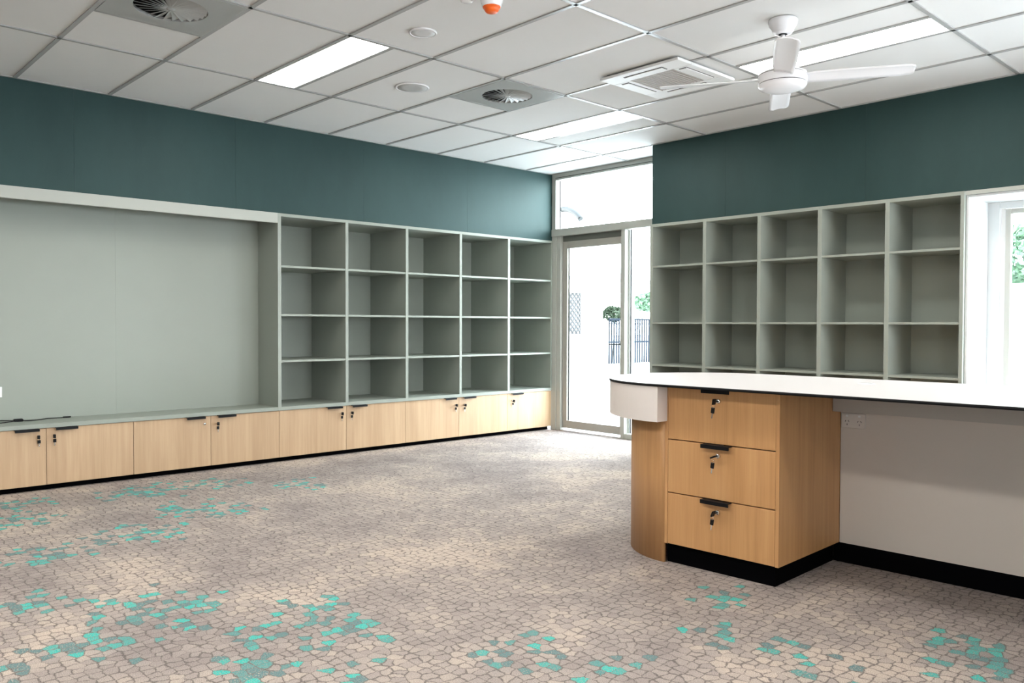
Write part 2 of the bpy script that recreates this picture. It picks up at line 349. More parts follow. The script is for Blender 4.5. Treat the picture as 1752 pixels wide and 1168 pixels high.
# left wall : masonry, bulkhead above the joinery, felt panels
wl = root('wall_left', (XL, 0, 0), kind='structure', label='left wall, teal felt pinboard above joinery')
m = MB(); m.box(-7.2, Y0-.2, 0, -7.0, YB+.1, H+.1); m.box(-7.0, -.3, 2.089, XL-.013, YB, H+.1); m.box(-7.0, Y0-.2, 0, XL-.013, -.3, H+.1)
m.build('wall_core', 'teal', wl)
se = [-3.5, -1.86, -.66, .54, 1.741, 2.930, 4.136, 5.360, YB]
for a, b in zip(se, se[1:]):
    z0 = 0 if b <= -.3 else 2.088
    if a < -.3 < b:
        B(XL-.013, a+.0012, 0, XL, -.3, H, bev=.0012).build('pinboard_panel', 'teal', wl); a = -.3
    B(XL-.013, a+.0006, z0, XL, b-.0006, H).build('pinboard_panel', 'teal', wl)
# far wall : bulkhead + wall parts round the windows
wb = root('wall_back', (0, YR, 0), kind='structure', label='far wall with teal felt pinboard above the shelving')
m = MB(); m.box(-4.70, YR+.013, 2.088, X1, YB, H+.1); m.box(1.2, YR+.013, 0, X1, YB+.12, 2.088); m.box(-4.70, YB, 2.12, X1, YB+.12, H+.1)
m.box(-4.70, YB, 0, -2.0, YB+.12, 2.12); m.box(-2.0, YB, 0, 1.2, YB+.12, .50)
m.build('wall_core', 'teal', wb)
se = [-4.70, -3.927, -2.727, -1.527, -.327, .873, 2.073, X1]
for a, b in zip(se, se[1:]):
    B(a+.0006, YR, 2.088, b-.0006, YR+.013, H).build('pinboard_panel', 'teal', wb)
B(1.23, YR, 0, X1, YR+.013, 2.088).build('pinboard_panel', 'teal', wb)
# window nook linings
tr1 = root('trim_1', (-2.03, YR, 0), kind='structure', label='white window nook lining with pale head trim')
B(-2.038, YR, 2.062, 1.23, YR+.02, 2.088).build('head_trim', 'edge', tr1)
B(-2.036, YR+.021, .50, -2.020, YB, 2.060).build('reveal_side', 'nook', tr1)
B(-2.020, YR+.021, 2.045, 1.20, YB, 2.060).build('reveal_head', 'nook', tr1)
B(1.2, YR+.001, .50, 1.23, YB, 2.060).build('reveal_side', 'nook', tr1)
B(-2.036, YR-.02, .47, 1.23, YB, .50).build('sill', 'white', tr1)
B(-2.036, YR, 0, 1.23, YR+.02, .47).build('seat_front', 'white', tr1)
# side wall with a window and an added fill opening (behind the camera's right) and the wall behind the camera
m = MB(); m.box(X1, Y0-.2, 0, X1+.2, YB+.12, .9); m.box(X1, Y0-.2, 2.1, X1+.2, YB+.12, H+.1)
for a, b in ((Y0-.2, -2.6), (-1.2, 3.5), (5.7, YB+.12)): m.box(X1, a, .9, X1+.2, b, 2.1)
wr = m.build('wall_right', 'backwall'); tag(wr, kind='structure', label='side wall with a window and an added fill opening')
m = MB(); m.box(-7.2, Y0-.2, 0, X1+.2, Y0, H+.1)
wf = m.build('wall_front', 'backwall'); tag(wf, kind='structure', label='plain wall behind the viewer')

# ------------------------------------------------------------------ glazing in the far wall
YG = YB+.055
w1 = root('window_1', (-6.39, YB, 2.20), kind='structure', label='wide highlight window above the glass door')
XJ = -6.412
B(XJ, YB, 2.135, -6.343, YB+.055, H).build('frame', 'alum', w1)
B(-6.343, YB, 2.750, -4.66, YB+.055, H).build('frame', 'alum', w1)
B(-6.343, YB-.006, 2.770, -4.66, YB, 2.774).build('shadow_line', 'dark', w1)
B(XJ, YB-.008, 2.135, -4.66, YB+.055, 2.212, bev=.002).build('transom', 'alum', w1)
B(-6.343, YG+.0, 2.212, -4.66, YG+.006, 2.750).build('pane', 'glass', w1)
B(-6.343, YG+.006, 2.212, -6.333, YG+.016, 2.750).build('gasket', 'dark', w1)
d1 = root('door_1', (-6.3, YB+.03, 0), kind='structure', label='glass door in a grey-green metal frame')
B(XJ, YB, 0, -6.335, YB+.11, 2.135, bev=.002).build('frame', 'alum', d1)
B(-6.335, YB+.012, 0, -6.275, YB+.11, 2.135, bev=.002).build('frame', 'alum', d1)
B(-5.412, YB-.004, 0, -5.362, YB+.11, 2.135, bev=.002).build('frame', 'alum', d1)
B(-6.275, YB+.0, 0, -5.412, YB+.11, .012).build('threshold', 'chrome', d1)
ya, yb_ = YB+.045, YB+.09
DX0, DX1 = -6.270, -5.400
zb, zt = .03, 2.072
B(DX0, ya, zb, DX0+.062, yb_, zt, bev=.002).build('stile', 'doorm', d1)
B(DX1-.06, ya, zb, DX1, yb_, zt, bev=.002).build('stile', 'doorm', d1)
B(DX0+.062, ya, zb, DX1-.06, yb_, zb+.085, bev=.002).build('rail', 'doorm', d1)
B(DX0+.062, ya, zt-.075, DX1-.06, yb_, zt, bev=.002).build('rail', 'doorm', d1)
B(DX0+.062, ya+.018, zb+.085, DX1-.06, ya+.024, zt-.075).build('pane', 'glass', d1)
B(DX0+.062, ya+.024, zb+.085, DX0+.070, ya+.034, zt-.075).build('gasket', 'dark', d1)
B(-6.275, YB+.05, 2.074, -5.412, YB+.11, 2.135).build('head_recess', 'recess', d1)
hd = MB(); hd.cyl(.024, 0, -.012, (DX1-.032, ya, .965), axis='Y'); hd.cyl(.009, -.01, -.05, (DX1-.032, ya, .965), n=12, axis='Y')
hd.box(DX1-.165, ya-.056, .957, DX1-.022, ya-.04, .971, bev=.003); hd.build('handle', 'grey', d1)
w2 = root('window_2', (-5.2, YB, 0), kind='structure', label='narrow sidelight window beside the glass door')
B(-5.362, YB, 0, -4.70, YB+.055, .055, bev=.002).build('frame', 'alum', w2)
B(-4.735, YB, .055, -4.69, YB+.055, 2.135).build('frame', 'alum', w2)
B(-5.362, YG, .055, -4.735, YG+.006, 2.135).build('pane', 'glass', w2)
B(-5.340, YG+.006, .055, -5.330, YG+.016, 2.135).build('gasket', 'dark', w2)
B(-5.362, YG+.006, .055, -5.345, YG+.05, 2.135).build('glazing_bead', 'white', w2)
w3 = root('window_3', (-1.9, YB, .5), kind='structure', label='white framed window in the nook beside the shelving')
fx0, fx1, fz0, fz1 = -2.020, 1.2, .50, 2.045
for (a, b, c, d) in ((fx0, fz0, fx0+.075, fz1), (fx1-.05, fz0, fx1, fz1), (fx0+.075, fz1-.045, fx1-.05, fz1), (fx0+.075, fz0, fx1-.05, fz0+.045), (-.45, fz0+.045, -.40, fz1-.045)):
    B(a, YB-.01, b, c, YB+.06, d, bev=.002).build('frame', 'nook', w3)
sa = fx0+.105
for (a, b, c, d) in ((sa, fz0+.05, sa+.035, fz1-.05), (sa+.035, fz1-.085, -.46, fz1-.05), (sa+.035, fz0+.05, -.46, fz0+.085)):
    B(a, YB+.012, b, c, YB+.05, d, bev=.002).build('sash', 'alum', w3)
B(fx0+.075, YB+.02, fz0+.045, sa, YB+.03, fz1-.045).build('frame', 'white', w3)
B(sa+.035, YB+.028, fz0+.085, -.46, YB+.034, fz1-.085).build('pane', 'glass', w3)
B(-.40, YB+.028, fz0+.045, fx1-.05, YB+.034, fz1-.045).build('pane', 'glass', w3)

# ------------------------------------------------------------------ left joinery
SY = [(3.289, 3.320), (3.940, 3.970), (4.594, 4.624), (5.250, 5.280), (5.905, 5.937), (6.551, 6.574)]
XK = -6.985     # inner back of the left shelving
bk = root('bookcase', (XL, 3.289, .437), 'long sage green open bookcase of twenty cubbies on the left wall', 'bookcase')
F = .012
for a, b in SY: B(XK-.012, a, .437, XL+F, b, 2.088, bev=.001).build('divider', ['sage'], bk)
for (a, _), (b, _2) in zip([(s[1], 0) for s in SY[:-1]], [(s[0], 0) for s in SY[1:]]):
    B(XK, a, 2.062, XL+F, b, 2.088).build('top_panel', 'sage', bk)
    B(XK, a, .437, XL+F, b, .467).build('bottom_panel', 'sage', bk)
    for z in (1.655, 1.247, .858):
        B(XK, a, z-.018, XL+F-.004, b, z, bev=.001).build('shelf', 'sage', bk)
    B(XK-.012, a, .467, XK, b, 2.062).build('back_panel', 'sage', bk)
nb = -6.74
ni = root('display_niche', (XL, .0, .437), 'wide sage green recessed niche with long bench ledge left of the bookcase', 'niche')
B(nb, -.25, .437, XL+F, 3.288, .467, bev=.001).build('bench_top', 'sage', ni)
B(XL-.02, -.28, 2.004, XL+F+.002, 3.288, 2.088, bev=.001).build('header_fascia', 'edge', ni)
B(nb, -.28, 2.07, XL-.02, 3.288, 2.088).build('top_panel', 'sage', ni)
for a, b in ((-.25, .90), (.90, 2.119), (2.119, 3.288)):
    B(nb-.016, a, .467, nb, b-.0006, 2.07).build('back_panel', 'sage', ni)
B(nb-.016, -.28, .437, XL+F, -.25, 2.004).build('side_panel', 'sage', ni)

def handle(y0, y1, z, par):      # folded black tab pull over the door's top edge, on a face looking to +X
    m = MB(); m.box(XL-.004, y0, z-.002, XL+.030, y1, z+.001); m.box(XL+.026, y0, z-.016, XL+.030, y1, z-.001, bev=.0008)
    return m.build('handle', 'blackm', par)
def lock_x(y, z, par, keys=True):
    m = MB(); m.cyl(.0095, -.001, .011, (XL, y, z), n=20, axis='X'); m.box(XL+.011, y-.0012, z-.005, XL+.0115, y+.0012, z+.005)
    m.build('lock', 'chrome', par)
    if keys:
        m = MB(); m.box(XL+.011, y-.0012, z-.003, XL+.022, y+.0012, z+.003); m.box(XL+.022, y-.0015-.012, z-.012, XL+.045, y+.0015-.002, z+.013, bev=.001)
        m.build('key', 'black', par)
        m = MB(); m.tube([(XL+.04, y-.006, z-.010), (XL+.036, y-.004, z-.018), (XL+.030, y-.002, z-.022)], .001, 6)
        m.box(XL+.010, y-.010, z-.045, XL+.014, y+.010, z-.022, bev=.001)
        m.build('spare_key', 'black', par)
        m = MB(); m.box(XL+.011, y-.003, z-.068, XL+.013, y+.003, z-.045); m.build('key_blade', 'chrome', par)
def cabinet(bounds, handles, locks, label, x0=-6.99, keys=None):
    y0, y1 = bounds[0], bounds[-1]
    c = root('base_cabinet', (XL, (y0+y1)/2, 0), label, 'cabinet', 'low oak cupboards along the left wall')
    m = MB(); m.box(x0, y0+.001, .041, XL-.020, y0+.017, .434); m.box(x0, y1-.017, .041, XL-.020, y1-.001, .434)
    m.box(x0, y0+.017, .041, XL-.020, y1-.017, .057); m.box(x0, y0+.017, .418, XL-.020, y1-.017, .434); m.box(x0, y0+.017, .057, x0+.012, y1-.017, .418)
    m.build('carcass', 'black', c)
    B(XL-.065, y0, 0, XL-.050, y1, .041).build('kickboard', 'kick', c)
    for k, (a, b) in enumerate(zip(bounds, bounds[1:])):
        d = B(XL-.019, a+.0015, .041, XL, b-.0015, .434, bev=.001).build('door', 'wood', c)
        handle(*handles[k], .434, d)
        if locks[k] is not None: lock_x(locks[k][0], locks[k][1], d, locks[k][2] if len(locks[k]) > 2 else True)
    return c
cabinet([-.25, .34, .95], [(.12, .27), (.41, .56)], [(.26, .375), (.42, .375)], 'oak low cupboard under the niche, at its near end')
cabinet([.95, 1.550, 2.131], [(1.354, 1.503), (1.605, 1.747)], [(1.502, .379), (1.600, .378)], 'oak low cupboard with keys in both locks at the photo\'s left edge')
cabinet([2.131, 2.718, 3.305], [(2.520, 2.665), (2.769, 2.917)], [(2.665, .376, False), (2.771, .371)], 'oak low cupboard under the niche, left door without keys')
cabinet([3.305, 3.954, 4.602], [(3.750, 3.903), (4.005, 4.159)], [(3.903, .370), (4.005, .370)], 'oak low cupboard under the first two bookcase columns')
cabinet([4.602, 5.252, 5.913], [(5.066, 5.206), (5.305, 5.459)], [(5.206, .360), (5.320, .355)], 'oak low cupboard under the third and fourth bookcase columns')
cabinet([5.913, 6.570], [(5.971, 6.126)], [(5.985, .356)], 'single door oak low cupboard next to the glass door')

# ------------------------------------------------------------------ far wall bookcase
bb = root('bookcase', (-3.4, YR, 0), 'sage green open bookcase behind the counter with five columns', 'bookcase')
SX = [(-4.712, -4.680), (-4.142, -4.108), (-3.614, -3.582), (-3.092, -3.058), (-2.574, -2.541), (-2.063, -2.038)]
YK = 6.556
for a, b in SX: B(a, YR-F, 0, b, YK+.012, 2.088, bev=.001).build('divider', 'sage', bb)
for k in range(5):
    a, b = SX[k][1], SX[k+1][0]
    B(a, YR-F, 2.062, b, YK, 2.088).build('top_panel', 'sage', bb)
    for z in (1.706, 1.190, .805):
        B(a, YR-F+.004, z-.017, b, YK, z, bev=.001).build('shelf', 'sage', bb)
    B(a, YR-F, .437, b, YK, .467).build('bottom_panel', 'sage', bb)
    B(a, YK, .467, b, YK+.012, 2.062).build('back_panel', 'sage', bb)
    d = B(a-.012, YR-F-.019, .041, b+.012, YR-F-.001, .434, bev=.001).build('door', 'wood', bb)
    m = MB(); m.box((a+b)/2-.07, YR-F-.047, .432, (a+b)/2+.07, YR-F-.015, .435); m.build('handle', 'blackm', d)
B(-4.70, YR+.04, 0, -2.05, YR+.055, .041).build('kickboard', 'kick', bb)

# ------------------------------------------------------------------ reception counter (slightly turned)
TZ, TB = Z0-.2835, Z0-.2965
CR = .565; CC = (-.6, .475)
def arc(c, r, a0, a1, n): return [(c[0]+r*math.cos(math.radians(a0+(a1-a0)*k/n)), c[1]+r*math.sin(math.radians(a0+(a1-a0)*k/n))) for k in range(n+1)]
ct = root('countertop', (.4, .4, TB), 'long white countertop with rounded end and thin black edge', 'countertop', frame=DESK)
LEN = 2.6
pts = arc(CC, CR, 90, 270, 48)+[(LEN, CC[1]-CR), (LEN, CC[1]+CR)]
MB().prism(pts, TB, TZ-.0012, smooth_side=True).build('black_core', 'black', ct)
pin = arc(CC, CR-.0012, 90, 270, 48)+[(LEN-.001, CC[1]-CR+.0012), (LEN-.001, CC[1]+CR-.0012)]
MB().prism(pin, TZ-.0012, TZ).build('white_surface', 'top', ct)
# apron : curved white skirt under the rounded end
r1, r0 = CR-.004, CR-.022
a0 = 268.5
po = arc(CC, r1, 92, a0, 40); pi_ = arc(CC, r0, 92, a0, 40)
out = po+[(-.585, CC[1]-r1), (-.585, -.002)] + [(CC[0]-.02, -.002)]+pi_[::-1][1:]
MB().prism(out, TB-.172, TB-.0005).build('curved_apron', 'apron', ct)
B(.004, .53, TB-.118, LEN-.05, .548, TB-.0005).build('support_rail', 'rail_grey', ct)
gm = MB(); gm.lathe([(0, TZ+.003), (.034, TZ+.003), (.040, TZ+.0005), (.040, TZ), (0, TZ)], (.105, .676, 0), 32); gm.build('white_disc', 'whiteg', ct)  # small white disc on the countertop
# curved base
cb = root('curved_end_panel', (-.8, .4, 0), 'curved oak panel standing under the rounded counter end', 'panel', frame=DESK)
cc = (-.600, .40); po = arc(cc, .40, 90, 270, 40); pi_ = arc(cc, .382, 270, 90, 40)
MB().prism(po+pi_, 0, TB-.001, smooth_side=True).build('curved_panel', 'wood_lamplit', cb)
# drawers
dc = root('drawer_cabinet', (-.3, .3, 0), 'oak three-drawer cabinet with black pulls under the counter', 'cabinet', frame=DESK)
K = .096
B(-.598, .0, K, -.582, .60, TB-.001, bev=.001).build('side_panel', 'wood_lamplit', dc)
B(-.017, .0, K, 0, .630, TB-.001, bev=.001).build('side_panel', 'wood_lamplit', dc)
m = MB(); m.box(-.582, .025, K, -.017, .6, K+.016); m.box(-.582, .59, K, -.017, .60, TB-.02); m.build('carcass', 'black', dc)
m = MB(); m.box(-.598, .03, 0, -.03, .045, K); m.box(-.045, .045, 0, -.03, .63, K); m.build('kickboard', 'kick', dc)
DZ = [(TB-.003, .610), (.608, .350), (.348, K+.001)]
for k, (zt_, zb_) in enumerate(DZ):
    zt_ = zt_-.002
    d = B(-.5805, .0015, zb_+.001, -.0185, .020, zt_, bev=.0012).build('drawer', 'wood_lamplit', dc)
    b = MB(); b.box(-.5795, .020, zb_+.03, -.0195, .50, zb_+.045); b.box(-.5795, .020, zb_+.03, -.5675, .50, zt_-.05); b.box(-.0315, .020, zb_+.03, -.0195, .50, zt_-.05); b.build('drawer_box', 'white', d)
    m = MB(); m.box(-.381, -.030, zt_-.001, -.233, .004, zt_+.0015); m.box(-.381, -.031, zt_-.016, -.233, -.027, zt_+.0015, bev=.0008); m.build('handle', 'blackm', d)
    lx, lz = -.302, [zt_-.052, zt_-.049, zt_-.052][k]
    m = MB(); m.cyl(.0105, .001, -.013, (lx, 0.0015, lz), n=24, axis='Y'); m.build('lock', 'chrome', d)
    tw = [0, -.5, -.1][k]
    m = MB(); m.box(-.0015, -.030, -.003, .0015, -.012, .003); m.box(-.0035, -.056, -.0135, .0035, -.030, .0135, bev=.0015)
    bmesh.ops.rotate(m.bm, verts=m.bm.verts, cent=(0, 0, 0), matrix=Matrix.Rotation([.15, 1.15, .35][k], 3, 'Y'))
    bmesh.ops.translate(m.bm, verts=m.bm.verts, vec=(lx, 0, lz)); m.build('key', 'black', d)
    m = MB(); m.lathe([(.0075, -.0008), (.009, -.0008), (.009, .0008), (.0075, .0008), (.0075, -.0008)], (0, 0, 0), 18, 'Y'); 
    bmesh.ops.translate(m.bm, verts=m.bm.verts, vec=(lx-.004, -.046, lz-.020)); m.build('key_ring', 'chrome', d)
    m = MB(); m.box(-.0095, -.0015, -.030, .0095, .0015, -.002, bev=.0013)
    bmesh.ops.rotate(m.bm, verts=m.bm.verts, cent=(0, 0, 0), matrix=Matrix.Rotation(.14, 3, 'Y'))
    bmesh.ops.translate(m.bm, verts=m.bm.verts, vec=(lx-.004, -.042, lz-.024)); m.build('spare_key', 'black', d)
    m = MB(); m.box(-.003, -.0008, -.054, .003, .0008, -.030)
    bmesh.ops.rotate(m.bm, verts=m.bm.verts, cent=(0, 0, 0), matrix=Matrix.Rotation(.14, 3, 'Y'))
    bmesh.ops.translate(m.bm, verts=m.bm.verts, vec=(lx-.004, -.042, lz-.024)); m.build('key_blade', 'chrome', d)
# back panel of the knee space
bp_ = root('modesty_panel', (1.2, .64, 0), 'white panel closing the back of the counter knee space', 'panel', frame=DESK)
B(.0015, .631, K, LEN-.05, .649, TB-.001).build('panel', 'wpanel', bp_)
B(-.03, .631, 0, LEN-.05, .645, K).build('kickboard', 'kick', bp_)
m = MB(); m.box(LEN-.05, -.04, 0, LEN-.032, .649, TB-.001); m.build('end_panel', 'wpanel', bp_)
# outer gable of the counter, towards the far wall
B(-.58, .785, 0, LEN-.05, .80, TB-.001).build('front_panel', 'wood_lamplit', bp_)
# double power point under the counter
def outlet(name, base, w_, h_, label, axis, frame=None):
    g = root(name, base, label, 'outlet', frame=frame)
    x, y, z = base
    def bx(u0, d0, v0, u1, d1, v1, **k):
        return B(x+u0, y-d1, z+v0, x+u1, y-d0, z+v1, **k) if axis == 'Y' else B(x+d0, y+u0, z+v0, x+d1, y+u1, z+v1, **k)
    bx(-w_/2, 0, -h_/2, w_/2, .009, h_/2, bev=.002).build('plate', 'outlet' if axis == 'Y' else 'whiteg', g)
    for s in (-1, 1):
        cx_ = s*w_*.26
        bx(cx_-.006, .009, h_*.26, cx_+.006, .0115, h_*.26+.010, bev=.0008).build('switch', 'white', g)
        m = MB()
        for dx, dz, an in ((-.0075, .004, .5), (.0075, .004, -.5), (0, -.012, 0)):
            t = MB(); 
            if axis == 'Y':
                t.box(-.0012, -.0100, -.0042, .0012, -.0088, .0042); bmesh.ops.rotate(t.bm, verts=t.bm.verts, cent=(0, 0, 0), matrix=Matrix.Rotation(an, 3, 'Y'))
                bmesh.ops.translate(t.bm, verts=t.bm.verts, vec=(x+cx_+dx, y, z+dz-.006))
            else:
                t.box(.0088, -.0012, -.0042, .0100, .0012, .0042); bmesh.ops.rotate(t.bm, verts=t.bm.verts, cent=(0, 0, 0), matrix=Matrix.Rotation(-an, 3, 'X'))
                bmesh.ops.translate(t.bm, verts=t.bm.verts, vec=(x, y+cx_+dx, z+dz-.006))
            me = bpy.data.meshes.new('tmp'); t.bm.to_mesh(me); t.bm.free(); m.bm.from_mesh(me); bpy.data.meshes.remove(me)
        m.build('socket_slots', 'dark', g)
    return g
outlet('power_outlet', (.066, .6305, Z0-.464), .115, .072, 'white double power outlet under the counter', 'Y', DESK)
outlet('power_outlet', (nb+.0003, 1.292, .676), .120, .074, 'white power outlet on the niche back at the left edge', 'X')
# cable and adapter on the niche ledge
cab = root('power_cable', (-6.66, 1.5, .467), 'thin black power cable with small adapter lying on niche ledge', 'cable')
zc = .4705
pts = [(-6.62, 1.18, zc), (-6.60, 1.30, zc), (-6.645, 1.39, zc), (-6.655, 1.44, zc+.004), (-6.64, 1.50, zc), (-6.655, 1.57, zc), (-6.70, 1.63, zc), (-6.695, 1.69, zc), (-6.690, 1.73, zc)]
def smooth(P, n=6):
    out = []
    P = [Vector(p) for p in P]
    for i in range(len(P)-1):
        p0, p1, p2, p3 = P[max(i-1, 0)], P[i], P[i+1], P[min(i+2, len(P)-1)]
        for k in range(n):
            t = k/n; out.append(.5*((2*p1)+(-p0+p2)*t+(2*p0-5*p1+4*p2-p3)*t*t+(-p0+3*p1-3*p2+p3)*t**3))
    return out+[P[-1]]
MB().tube(smooth(pts), .0032).build('cord', 'black', cab)
MB().tube(smooth([(-6.70, 1.15, zc), (-6.69, 1.28, zc+.01), (-6.66, 1.38, zc+.006), (-6.65, 1.42, zc+.003)]), .0032).build('cord', 'black', cab)
m = MB(); m.box(-6.675, 1.405, .4673, -6.635, 1.465, .486, bev=.006); m.build('adapter', 'black', cab)
m = MB(); m.box(-6.697, 1.73, .4675, -6.683, 1.785, .478, bev=.003); m.build('plug', 'black', cab)

# ------------------------------------------------------------------ ceiling fittings
def light_panel(a, b, c, label, group=None):
    x0, x1 = gx(a), gx(a+1); y0 = gy(b)+(.3 if c else 0)
    g = root('light_panel', ((x0+x1)/2, y0+.15, H), label, 'ceiling light', group)
    x0 += .013; x1 -= .013; y0 += .013; y1 = y0+.274
    m = MB(); fwid = .006
    m.box(x0, y0, H-.002, x1, y0+fwid, H+.03); m.box(x0, y1-fwid, H-.002, x1, y1, H+.03); m.box(x0, y0+fwid, H-.002, x0+fwid, y1-fwid, H+.03); m.box(x1-fwid, y0+fwid, H-.002, x1, y1-fwid, H+.03)
    m.build('frame', 'white', g)
    B(x0+fwid, y0+fwid, H+.002, x1-fwid, y1-fwid, H+.012).build('diffuser', 'lamp', g)
names_ = ['long lit ceiling panel above the niche and bookcase', 'long lit ceiling panel nearest the glass door', 'long lit ceiling panel behind the ceiling fan']
for k, (a, b, c) in enumerate(lights):
    if k < 3: light_panel(a, b, c, names_[k])
    else: light_panel(a, b, c, 'lit ceiling panel overhead, outside the photograph', 'lit ceiling panels outside the photograph')  # unseen panels, the added fill row among them
def swirl(a, b, label):
    x0, y0 = gx(a)+.6, gy(b); cx_, cy_ = x0+.3, y0+.3
    g = root('air_diffuser', (cx_, cy_, H), label, 'air vent')
    Rr = .183; m = MB()
    # square plate with a round hole
    n = 48; bm = m.bm; sq = []; ci = []
    for i in range(n):
        t = 2*math.pi*i/n; c_, s_ = math.cos(t), math.sin(t); k = .287/max(abs(c_), abs(s_))
        sq.append((cx_+c_*k, cy_+s_*k)); ci.append((cx_+c_*Rr, cy_+s_*Rr))
    v = [[bm.verts.new((p[0], p[1], z)) for p in P] for P, z in ((sq, H-.004), (ci, H-.004), (ci, H+.012), (sq, H+.012))]
    for A, B_ in ((0, 1), (1, 2), (2, 3), (3, 0)):
        for i in range(n):
            j = (i+1) % n; bm.faces.new((v[A][i], v[A][j], v[B_][j], v[B_][i]))
    m.build('plate', 'plate', g)
    MB().cyl(.19, .055, .075, (cx_, cy_, H), n=32).build('duct_back', 'dark', g)
    me = None
    nb_ = 24
    for i in range(nb_):
        t = 2*math.pi*i/nb_
        if me is None:
            m = MB(); bm = m.bm; L0, L1 = .022, .179; w0, w1 = .0045, .0225
            pts = []
            for (r_, w_, tl) in ((L0, w0, .001), (L1, w1, .019)):
                pts.append([(r_, w_, -.004), (r_, w_, -.0028), (r_, -w_, -.0028+tl), (r_, -w_, -.004+tl)])
            A = [bm.verts.new(p) for p in pts[0]]; C = [bm.verts.new(p) for p in pts[1]]
            for k in range(4): bm.faces.new((A[k], A[(k+1) % 4], C[(k+1) % 4], C[k]))
            bm.faces.new(A[::-1]); bm.faces.new(C)
            o = m.build('vane', 'plate', g, off=Vector((0, 0, 0))); me = o.data
        else:
            o = bpy.data.objects.new('vane', me); COL.objects.link(o); o.parent = g
        o.rotation_euler = (0, 0, t); o.location = (0, 0, .0)
    MB().lathe([(0, -.007), (.012, -.006), (.024, -.0045), (.024, .004), (0, .004)], (cx_, cy_, H), 24).build('hub', 'plate', g)
swirl(1, 0, 'square swirl air vent cut by the photo\'s top left edge')
swirl(1, 4, 'square swirl air vent between the round speaker and lit panel')
def disc(name, x, y, r, label, mat, part='grille'):
    g = root(name, (x, y, H), label, name.split('_')[-1])
    MB().lathe([(r*.86, -.0035), (r*.90, -.006), (r*.97, -.0055), (r, -.0015), (r, .003), (r*.86, .003), (r*.86, -.0035)], (x, y, H), 48).build('rim', 'whiteg', g)
    MB().lathe([(0, -.0045), (r*.5, -.0045), (r*.86, -.0035), (r*.86, .002), (0, .002)], (x, y, H), 48).build(part, mat, g)
disc('ceiling_speaker', -3.800, 2.852, .080, 'smaller white round ceiling speaker near the orange detector', 'spk_white')
disc('ceiling_speaker', -4.729, 3.455, .120, 'larger grey round ceiling speaker beside the air vent', 'spk_grey')
g = root('smoke_detector', (-3.150, 2.795, H), 'white ceiling detector with bright orange cap', 'detector')
MB().lathe([(0, .002), (.058, .002), (.058, -.012), (.054, -.030), (.050, -.034), (.050, -.045), (.047, -.050), (0, -.050)], (-3.15, 2.795, H), 36).build('base', 'whiteg', g)
MB().lathe([(.046, -.048), (.044, -.056), (.037, -.058), (.037, -.0655), (.030, -.075), (.022, -.079), (0, -.080)], (-3.15, 2.795, H), 36).build('orange_cap', 'orange', g)
g = root('ceiling_sensor', (-3.262, 2.725, H), 'small white sensor disc beside the orange capped detector', 'sensor')
MB().lathe([(0, .002), (.032, .002), (.032, -.008), (.024, -.013), (0, -.014)], (-3.262, 2.725, H), 28).build('disc', 'whiteg', g)
# cassette air conditioner
ax, ay, az = -3.348, 4.535, H-.026
g = root('air_conditioner', (ax, ay, az), 'square white ceiling cassette air conditioner beside the fan', 'air conditioner')
Hx, Hy = .313, .318
m = MB(); m.box(ax-Hx, ay-Hy, az, ax+Hx, ay-.175, az+.018, bev=.003); m.box(ax-Hx, ay+.175, az, ax+Hx, ay+Hy, az+.018, bev=.003)
m.box(ax-Hx, ay-.175, az, ax-.175, ay+.175, az+.018, bev=.002); m.box(ax+.175, ay-.175, az, ax+Hx, ay+.175, az+.018, bev=.002)
m.box(ax-Hx+.02, ay-Hy+.02, az+.016, ax+Hx-.02, ay+Hy-.02, H-.004)
m.build('panel', 'white', g)
m = MB(); m.box(ax-.174, ay-.174, az+.004, ax+.174, ay+.174, az+.012)
gi = m.build('intake_grille', 'grille', g)
for k in range(14):
    xx = ax-.165+.33*k/13; B(xx-.0025, ay-.172, az+.0, xx+.0025, ay+.172, az+.005).build('slat', 'grille', gi)
for k in range(4):
    a_ = [(-.15, -Hy+.055, .15, -Hy+.105), (-.15, Hy-.105, .15, Hy-.055), (-Hx+.055, -.15, -Hx+.105, .15), (Hx-.105, -.15, Hx-.055, .15)][k]
    B(ax+a_[0]-.006, ay+a_[1]-.006, az-.0008, ax+a_[2]+.006, ay+a_[3]+.006, az+.001).build('outlet_slot', 'mesh', g)
    B(ax+a_[0], ay+a_[1], az-.006, ax+a_[2], ay+a_[3], az-.001, bev=.001).build('louvre', 'white', g)
# ceiling fan
fx, fy = -2.3, 4.15; fz = Z0+1.335
g = root('ceiling_fan', (fx, fy, H), 'white four-blade ceiling fan on a short rod', 'fan')
MB().lathe([(0, .001), (.075, .001), (.078, -.006), (.072, -.030), (.060, -.046), (.056, -.060), (.046, -.072), (.030, -.076), (0, -.077)], (fx, fy, H), 40).build('canopy', 'whiteg', g)
MB().lathe([(.020, -.0765), (.024, -.0775), (.018, -.080), (.0125, -.0805), (.0125, -.074)], (fx, fy, H), 24).build('collar', 'dark', g)
MB().cyl(.0115, -.070, fz+.05-H, (fx, fy, H), n=20).build('downrod', 'whiteg', g)
MB().lathe([(0, .075), (.022, .072), (.030, .055), (.060, .046), (.110, .034), (.125, .026), (.127, .022), (.127, .020)], (fx, fy, fz), 48).build('top_cover', 'whiteg', g)
MB().lathe([(.124, .024), (.1245, .017), (.124, .015)], (fx, fy, fz), 48).build('seam_ring', 'mesh', g)
MB().lathe([(.127, .017), (.128, .010), (.128, -.022), (.127, -.026), (.05, -.026), (.05, .017), (.127, .017)], (fx, fy, fz), 48).build('motor_housing', 'whiteg', g)
MB().lathe([(.1245, -.024), (.125, -.030), (.122, -.033)], (fx, fy, fz), 48).build('seam_ring', 'mesh', g)
